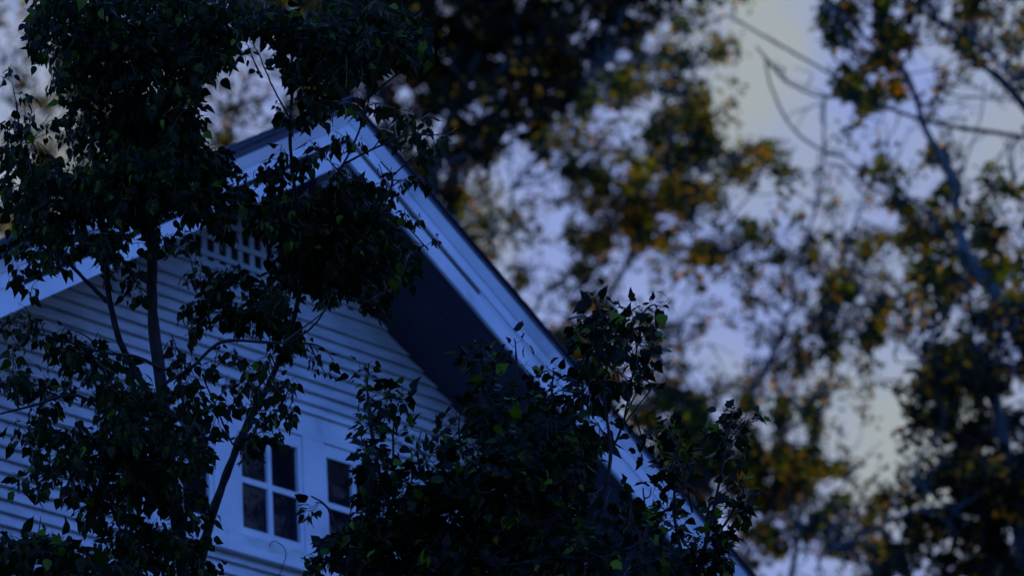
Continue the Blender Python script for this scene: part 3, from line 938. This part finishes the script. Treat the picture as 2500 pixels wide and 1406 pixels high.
GRID[6:20, 46:] = np.maximum(GRID[6:20, 46:] - 1.0, 0)
GRID[:5, 16:27] = np.minimum(GRID[:5, 16:27] + 0.5, 9)
LAM = np.interp(GRID, range(10), [0.0, 0.04, 0.14, 0.34, 0.62, 1.05, 1.65, 2.6, 4.4, 7.5])
FAR = [  # label, centre px of crown influence, depth, base px, spread
    ('bare limbed autumn tree with forked trunk and thin yellow brown foliage', (2330, 420), 65.0),
    ('open autumn tree with a bent trunk rising right of the roof', (1850, 760), 75.0),
    ('olive brown tree close behind the right rake of the roof', (1480, 480), 80.0),
    ('broad dark tree standing behind the peak of the roof', (1080, 120), 70.0),
    ('dense dark tree below the forked trunk', (2420, 1120), 60.0),
    ('low round crowned tree beyond the lowest end of the rake', (1900, 1180), 72.5),
    ('thin crowned tree behind the left roof slope', (420, 250), 77.5),
]
LIMBS = {
    0: [[(2760, 1480, 80), (2620, 1060, 64), (2500, 840, 46), (2440, 730, 38), (2372, 645, 34), (2342, 560, 26), (2325, 440, 23), (2290, 370, 20), (2256, 310, 17), (2240, 250, 15), (2215, 190, 18), (2198, 165, 14), (2130, 110, 10), (2080, 60, 9), (2010, 0, 8), (1950, -60, 6)],
        [(2385, 665, 26), (2313, 593, 22), (2273, 536, 17), (2245, 500, 12), (2200, 465, 10), (2160, 437, 9), (2085, 396, 7), (2051, 370, 7), (2000, 353, 7), (1955, 324, 8), (1910, 273, 8), (1878, 205, 7), (1864, 136, 6)],
        [(2640, 480, 44), (2560, 340, 38), (2500, 262, 32), (2444, 199, 26), (2398, 165, 22), (2356, 131, 20), (2330, 86, 18), (2300, 66, 17), (2267, 48, 15), (2210, 10, 11), (2160, -30, 8)],
        [(2300, 66, 13), (2275, 30, 12), (2256, 0, 10), (2230, -50, 8)],
        [(2500, 215, 14), (2412, 130, 13), (2356, 94, 12), (2310, 70, 12)],
        [(2600, 350, 17), (2500, 338, 15), (2455, 330, 13), (2384, 318, 15), (2321, 307, 12), (2247, 290, 13), (2205, 276, 11), (2125, 250, 19), (2085, 233, 14), (2051, 193, 9), (2000, 162, 8), (1915, 114, 8), (1867, 88, 8), (1770, 37, 6)],
        [(2125, 250, 9), (2080, 236, 8), (2000, 236, 7), (1944, 210, 8), (1907, 182, 8), (1867, 131, 7), (1853, 108, 6)],
        [(2198, 165, 9), (2225, 130, 10), (2230, 95, 8), (2228, 55, 7), (2222, 10, 5)],
        [(2360, 640, 10), (2365, 760, 9), (2370, 830, 8), (2385, 900, 6)],
        [(2250, 300, 5), (2290, 225, 5), (2320, 235, 6), (2400, 242, 5), (2480, 250, 6)],
        [(2480, 330, 5), (2470, 400, 6), (2473, 470, 5)],
        [(2384, 318, 4), (2395, 270, 5), (2402, 200, 4)],
        [(2384, 318, 6), (2360, 390, 5), (2345, 440, 4)],
        [(2150, 130, 7), (2146, 80, 6), (2148, 20, 5)],
        [(2120, 150, 8), (2060, 100, 8), (2030, 50, 7), (2000, 10, 6)],
        [(2270, 300, 6), (2278, 260, 5), (2285, 240, 4)]],
    1: [[(1640, 1560, 40), (1690, 1300, 28), (1716, 1187, 24), (1756, 1084, 25), (1807, 993, 22), (1850, 934, 17), (1881, 874, 13), (1910, 800, 9), (1935, 741, 9), (1932, 676, 10), (1952, 645, 11), (1966, 593, 8), (1983, 536, 6), (1998, 485, 6), (2010, 420, 5), (2012, 280, 6), (2014, 230, 5)],
        [(1875, 890, 11), (1935, 840, 10), (1978, 800, 10), (2010, 745, 16), (2055, 645, 14), (2078, 560, 8), (2105, 490, 7), (2130, 430, 6)],
        [(1660, 930, 6), (1658, 880, 8), (1650, 840, 10), (1640, 800, 7)],
        [(1951, 645, 5), (1860, 560, 6), (1800, 545, 6), (1760, 590, 5)],
        [(1735, 590, 6), (1790, 520, 7), (1835, 470, 5)]],
    2: [[(1180, 1500, 48), (1300, 1100, 36), (1420, 850, 20), (1500, 698, 14), (1528, 650, 14), (1551, 593, 15), (1594, 522, 14), (1625, 457, 14), (1637, 350, 15), (1665, 275, 11), (1690, 190, 8), (1710, 110, 5)],
        [(1240, 860, 12), (1302, 764, 10), (1330, 710, 10), (1367, 684, 10), (1392, 667, 9), (1427, 622, 8), (1470, 560, 7), (1510, 500, 6)],
        [(1370, 830, 7), (1398, 740, 6), (1415, 690, 5), (1440, 640, 4)],
        [(1385, 830, 7), (1420, 760, 6), (1445, 700, 6), (1490, 620, 5)],
        [(1710, 420, 9), (1700, 520, 8), (1690, 640, 6)],
        [(1180, 700, 7), (1200, 620, 7), (1195, 540, 6)],
        [(1250, 460, 9), (1245, 540, 9), (1220, 580, 7)]],
    3: [[(900, 1500, 60), (960, 900, 48), (1050, 450, 36), (1120, 250, 28), (1180, 100, 20), (1210, -60, 14)],
        [(1100, 290, 14), (1250, 150, 12), (1380, 40, 9)], [(1060, 420, 12), (1230, 330, 10), (1400, 220, 8), (1480, 150, 6)],
        [(1000, 500, 12), (930, 260, 10), (880, 60, 8)]],
    4: [[(2560, 1760, 60), (2510, 1420, 46), (2472, 1200, 38), (2445, 1050, 30), (2420, 930, 22), (2390, 850, 14)],
        [(2440, 1040, 12), (2425, 1000, 10), (2405, 985, 9), (2380, 950, 7)],
        [(2400, 1300, 14), (2240, 1160, 11), (2280, 1080, 10), (2313, 1016, 10), (2285, 942, 11), (2262, 900, 7), (2245, 857, 6), (2247, 800, 6)],
        [(2285, 945, 7), (2290, 880, 6), (2284, 828, 6), (2300, 780, 5)],
        [(2285, 942, 9), (2255, 975, 9), (2236, 1000, 8)],
        [(2460, 1150, 12), (2350, 1230, 9), (2240, 1240, 8), (2130, 1290, 8), (2050, 1330, 7), (2000, 1360, 6)]],
    5: [[(1900, 1700, 30), (1925, 1450, 20), (1945, 1332, 13), (1958, 1217, 10), (1990, 1080, 7), (2010, 950, 5)],
        [(1790, 1400, 10), (1823, 1310, 10), (1859, 1274, 10), (1899, 1213, 10), (1906, 1116, 13), (1895, 1040, 8)],
        [(1750, 1260, 16), (1722, 1130, 16), (1715, 1000, 8)],
        [(1950, 1300, 7), (2040, 1210, 6), (2090, 1120, 5)]],
    6: [[(560, 1500, 50), (500, 800, 40), (440, 420, 28), (410, 200, 20), (400, 0, 14)],
        [(480, 500, 12), (560, 330, 12), (600, 200, 10), (640, 90, 7)], [(450, 420, 12), (250, 260, 9), (100, 60, 6)],
        [(470, 480, 10), (150, 330, 7), (20, 250, 6), (0, 120, 5)]],
}
cen = np.array([f[1] for f in FAR], float)
# candidate leaf positions over the picture and a margin round it
LW = 0.125
depths = np.array([f[2] for f in FAR])
X0, X1, Y0, Y1 = -250, 2760, -220, 1560
noise_g = nr.normal(size=(160, 280))


def vnoise(x, y, s):
    gx, gy = (x - X0) / s, (y - Y0) / s
    i, j = np.floor(gx).astype(int), np.floor(gy).astype(int)
    fx, fy = gx - i, gy - j
    fx, fy = fx * fx * (3 - 2 * fx), fy * fy * (3 - 2 * fy)
    a = noise_g[j % 160, i % 280]
    b = noise_g[j % 160, (i + 1) % 280]
    c = noise_g[(j + 1) % 160, i % 280]
    d = noise_g[(j + 1) % 160, (i + 1) % 280]
    return (a * (1 - fx) + b * fx) * (1 - fy) + (c * (1 - fx) + d * fx) * fy


def lam_at(x, y):
    gx = np.clip(x / 50 - 0.5, 0, 48.999)
    gy = np.clip(y / 50 - 0.5, 0, 26.999)
    i, j = gx.astype(int), gy.astype(int)
    fx, fy = gx - i, gy - j
    return (LAM[j, i] * (1 - fx) + LAM[j, i + 1] * fx) * (1 - fy) + (LAM[j + 1, i] * (1 - fx) + LAM[j + 1, i + 1] * fx) * fy


leaf_px = LW * FPX / 71.0
a_px = 0.19 * leaf_px * leaf_px
NC = int(9.0 * (X1 - X0) * (Y1 - Y0) / a_px)
cxs = nr.uniform(X0, X1, NC)
cys = nr.uniform(Y0, Y1, NC)
lam = lam_at(cxs, cys) * np.exp(1.05 * vnoise(cxs, cys, 40) + 0.5 * vnoise(cxs + 900, cys + 300, 18)) * 1.15 - 0.2
keep = nr.uniform(0, 9.0, NC) < lam
# nothing of the far trees can be seen through the middle of the house
hid = (cys > 420 + np.maximum(0, (cxs - 950)) * 1.15) & (cys > 420 + np.maximum(0, 800 - cxs) * 0.45) & (cxs < 1500)
keep &= ~(hid & (nr.uniform(size=NC) < 0.6))
cxs, cys = cxs[keep], cys[keep]
wob = 60 * vnoise(cxs, cys, 120)
dist = np.sqrt(((cxs + wob)[:, None] - cen[:, 0]) ** 2 * 0.8 + ((cys - wob)[:, None] - cen[:, 1]) ** 2)
own = np.argmin(dist * np.array([1, 1, 1, 0.9, 1, 1, 0.9]), axis=1)
FL_V = np.array([(0, 0, 0), (0.45, 0.36, 0.08), (1, 0, -0.12), (0.45, -0.36, 0.1)])
for k, (label, c, dep) in enumerate(FAR):
    b3 = at(LIMBS[k][0][0][0], LIMBS[k][0][0][1], dep)
    org = np.array([b3[0], b3[1], 0.0])
    root = empty('autumn_tree', org, label, 'tree', 'trees behind the house')
    pm = dep / FPX
    segs = []
    for q, lm in enumerate(LIMBS[k]):
        Q = spline(np.array(lm, float), 5)
        dd = dep + (0 if q == 0 else nr.normal() * 0.8) + np.cumsum(nr.normal(size=len(Q)) * 0.06)
        Q[:, :2] += np.cumsum(nr.normal(size=(len(Q), 2)), axis=0) * 0.9 * (q > 0)
        P3 = np.array([at(x, y, d) for (x, y, w), d in zip(Q, dd)])
        rad = np.maximum(Q[:, 2] * (0.8 if q else 0.95), 3) * 0.5 * pm * (1 + 0.06 * nr.normal(size=len(Q)))
        if q == 0:
            tt = np.linspace(0, 1, 8)[:-1][:, None]
            P3 = np.vstack([org * (1 - tt) + P3[0] * tt, P3])
            rad = np.concatenate([np.linspace(rad[0] * 1.5, rad[0] * 1.03, 7), rad])
        m = MB()
        m.tube(P3, rad, 8)
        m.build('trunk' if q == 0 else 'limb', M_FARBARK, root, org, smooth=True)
        segs.append((Q, dd))
    SQ = np.vstack([s[0] for s in segs])
    SD = np.concatenate([s[1] for s in segs])
    sel = np.where(own == k)[0]
    x, y = cxs[sel], cys[sel]
    n = len(sel)
    d = dep + 1.6 * vnoise(x, y, 90) + 1.3 * nr.normal(size=n) + 1.3
    P = CAM + d[:, None] * (F + R * ((x - CX) / FPX)[:, None] - U * ((y - CY) / FPX)[:, None])
    t = nr.normal(size=(n, 3)) + np.array([0, 0, -0.7])
    t /= np.linalg.norm(t, axis=1)[:, None]
    w = nr.normal(size=(n, 3))
    w -= t * (w * t).sum(1)[:, None]
    w /= np.linalg.norm(w, axis=1)[:, None]
    b = np.cross(w, t)
    s = (LW * nr.uniform(0.7, 1.25, n))[:, None]
    V = np.stack([P + s * (FL_V[q, 0] * t + FL_V[q, 1] * b + FL_V[q, 2] * w) for q in range(4)], axis=1).reshape(-1, 3) - org
    fc = [f for i in range(n) for f in ((4 * i, 4 * i + 1, 4 * i + 2), (4 * i, 4 * i + 2, 4 * i + 3))]
    # fine twigs reaching from the limbs into the crown
    tm = MB()
    for _ in range(240):
        if n == 0:
            break
        i = int(nr.integers(n))
        dd2 = (SQ[:, 0] - x[i]) ** 2 + (SQ[:, 1] - y[i]) ** 2
        j = int(np.argmin(dd2))
        if dd2[j] > 230 ** 2:
            continue
        a2 = SQ[j, :2]
        e2 = np.array([x[i], y[i]])
        md = (a2 + e2) / 2 + nr.normal(size=2) * 0.12 * math.sqrt(dd2[j])
        Q = spline([a2, md, e2], 3)
        dd = np.linspace(SD[j], d[i], len(Q))
        tm.tube(np.array([at(u_, v_, w_) for (u_, v_), w_ in zip(Q, dd)]), np.linspace(5.5, 2.2, len(Q)) * 0.5 * pm, 4)
    for _ in range(80):                       # bare forking twigs
        j = int(nr.integers(len(SQ)))
        a2 = SQ[j, :2]
        if not (-50 < a2[0] < 2550 and -50 < a2[1] < 1450):
            continue
        an = nr.uniform(0, 2 * PI)
        e2 = a2 + np.array([math.cos(an), math.sin(an)]) * nr.uniform(50, 150) + np.array([0, -25])
        for f_ in range(2):
            md = (a2 + e2) / 2 + nr.normal(size=2) * 12
            Q = spline([a2, md, e2], 3)
            dj = SD[j] + nr.normal() * 0.3
            dd = np.linspace(SD[j], dj, len(Q))
            tm.tube(np.array([at(u_, v_, w_) for (u_, v_), w_ in zip(Q, dd)]), np.linspace(5.0, 2.2, len(Q)) * 0.5 * pm, 4)
            a2, e2 = md, md + (e2 - md) @ np.array([[0.8, 0.6], [-0.6, 0.8]]) * nr.uniform(0.7, 1.1)
    if tm.n:
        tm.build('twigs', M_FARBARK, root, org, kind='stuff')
    o = link('crown', mesh('crown', V, fc, M_FAR_DARK if k in (3, 4) else M_FAR), root)
    o['kind'] = 'stuff'
    print(label, n)

# unseen tree mirrored by the window panes, crown enlarged to shade the wall
org = np.array([12.0, -10.0, 0.0])
root = empty('mirrored_tree', org, 'tall dark tree whose mottled shape is mirrored in the attic window panes', 'tree')
m = MB()
q = spline([(0, 0, 0), (0.3, -0.1, 6), (-0.1, 0.2, 12), (0.1, 0.1, 22)], 6)
m.tube(q, np.linspace(0.35, 0.06, len(q)), 10)
m.build('trunk', M_FARBARK, root, smooth=True)
for k in range(14):
    z0 = 8 + k * 0.95
    a = k * 2.4
    m = MB()
    q = spline([(0, 0, z0), (1.6 * math.cos(a), 1.6 * math.sin(a), z0 + 1.2), (3.6 * math.cos(a), 3.6 * math.sin(a), z0 + 1.9)], 5)
    m.tube(q, np.linspace(0.1, 0.02, len(q)), 7)
    m.build('limb', M_FARBARK, root, smooth=True)
cc = np.clip(nr.normal(size=(60, 3)), -1.5, 1.5) * np.array([2.4, 2.4, 4.2]) + np.array([0, 0, 14.0])
n = 16000
P = cc[nr.integers(0, 60, n)] + np.clip(nr.normal(size=(n, 3)), -2, 2) * 0.55
t = nr.normal(size=(n, 3))
t /= np.linalg.norm(t, axis=1)[:, None]
w = nr.normal(size=(n, 3))
w -= t * (w * t).sum(1)[:, None]
w /= np.linalg.norm(w, axis=1)[:, None]
b = np.cross(w, t)
sz = (0.16 * nr.uniform(0.7, 1.25, n))[:, None]
V = np.stack([P + sz * (FL_V[q, 0] * t + FL_V[q, 1] * b + FL_V[q, 2] * w) for q in range(4)], axis=1).reshape(-1, 3)
fc = [f for i in range(n) for f in ((4 * i, 4 * i + 1, 4 * i + 2), (4 * i, 4 * i + 2, 4 * i + 3))]
link('crown', mesh('crown', V, fc, M_LEAF), root)['kind'] = 'stuff'

# unseen wood added on the camera's side to block low sky light
n = 14000
ang = np.radians(nr.uniform(115, 335, n))
rad = nr.uniform(48, 66, n) + 4 * np.sin(ang * 9)
hgt = (22 + 4 * np.sin(ang * 23) + 3 * np.sin(ang * 41 + 1.0)) * np.sqrt(nr.uniform(0.0, 1, n))
P = np.stack([np.sin(ang) * rad - 6, np.cos(ang) * rad - 6, hgt + 1.0], axis=1)
t = nr.normal(size=(n, 3))
t /= np.linalg.norm(t, axis=1)[:, None]
w = nr.normal(size=(n, 3))
w -= t * (w * t).sum(1)[:, None]
w /= np.linalg.norm(w, axis=1)[:, None]
b = np.cross(w, t)
sz = nr.uniform(0.8, 1.7, n)[:, None]
V = np.stack([P + sz * (FL_V[q, 0] * t + FL_V[q, 1] * b + FL_V[q, 2] * w) for q in range(4)], axis=1).reshape(-1, 3)
fc = [f for i in range(n) for f in ((4 * i, 4 * i + 1, 4 * i + 2), (4 * i, 4 * i + 2, 4 * i + 3))]
link('sky_blocking_wood', mesh('sky_blocking_wood', V, fc, M_LEAF))['kind'] = 'stuff'
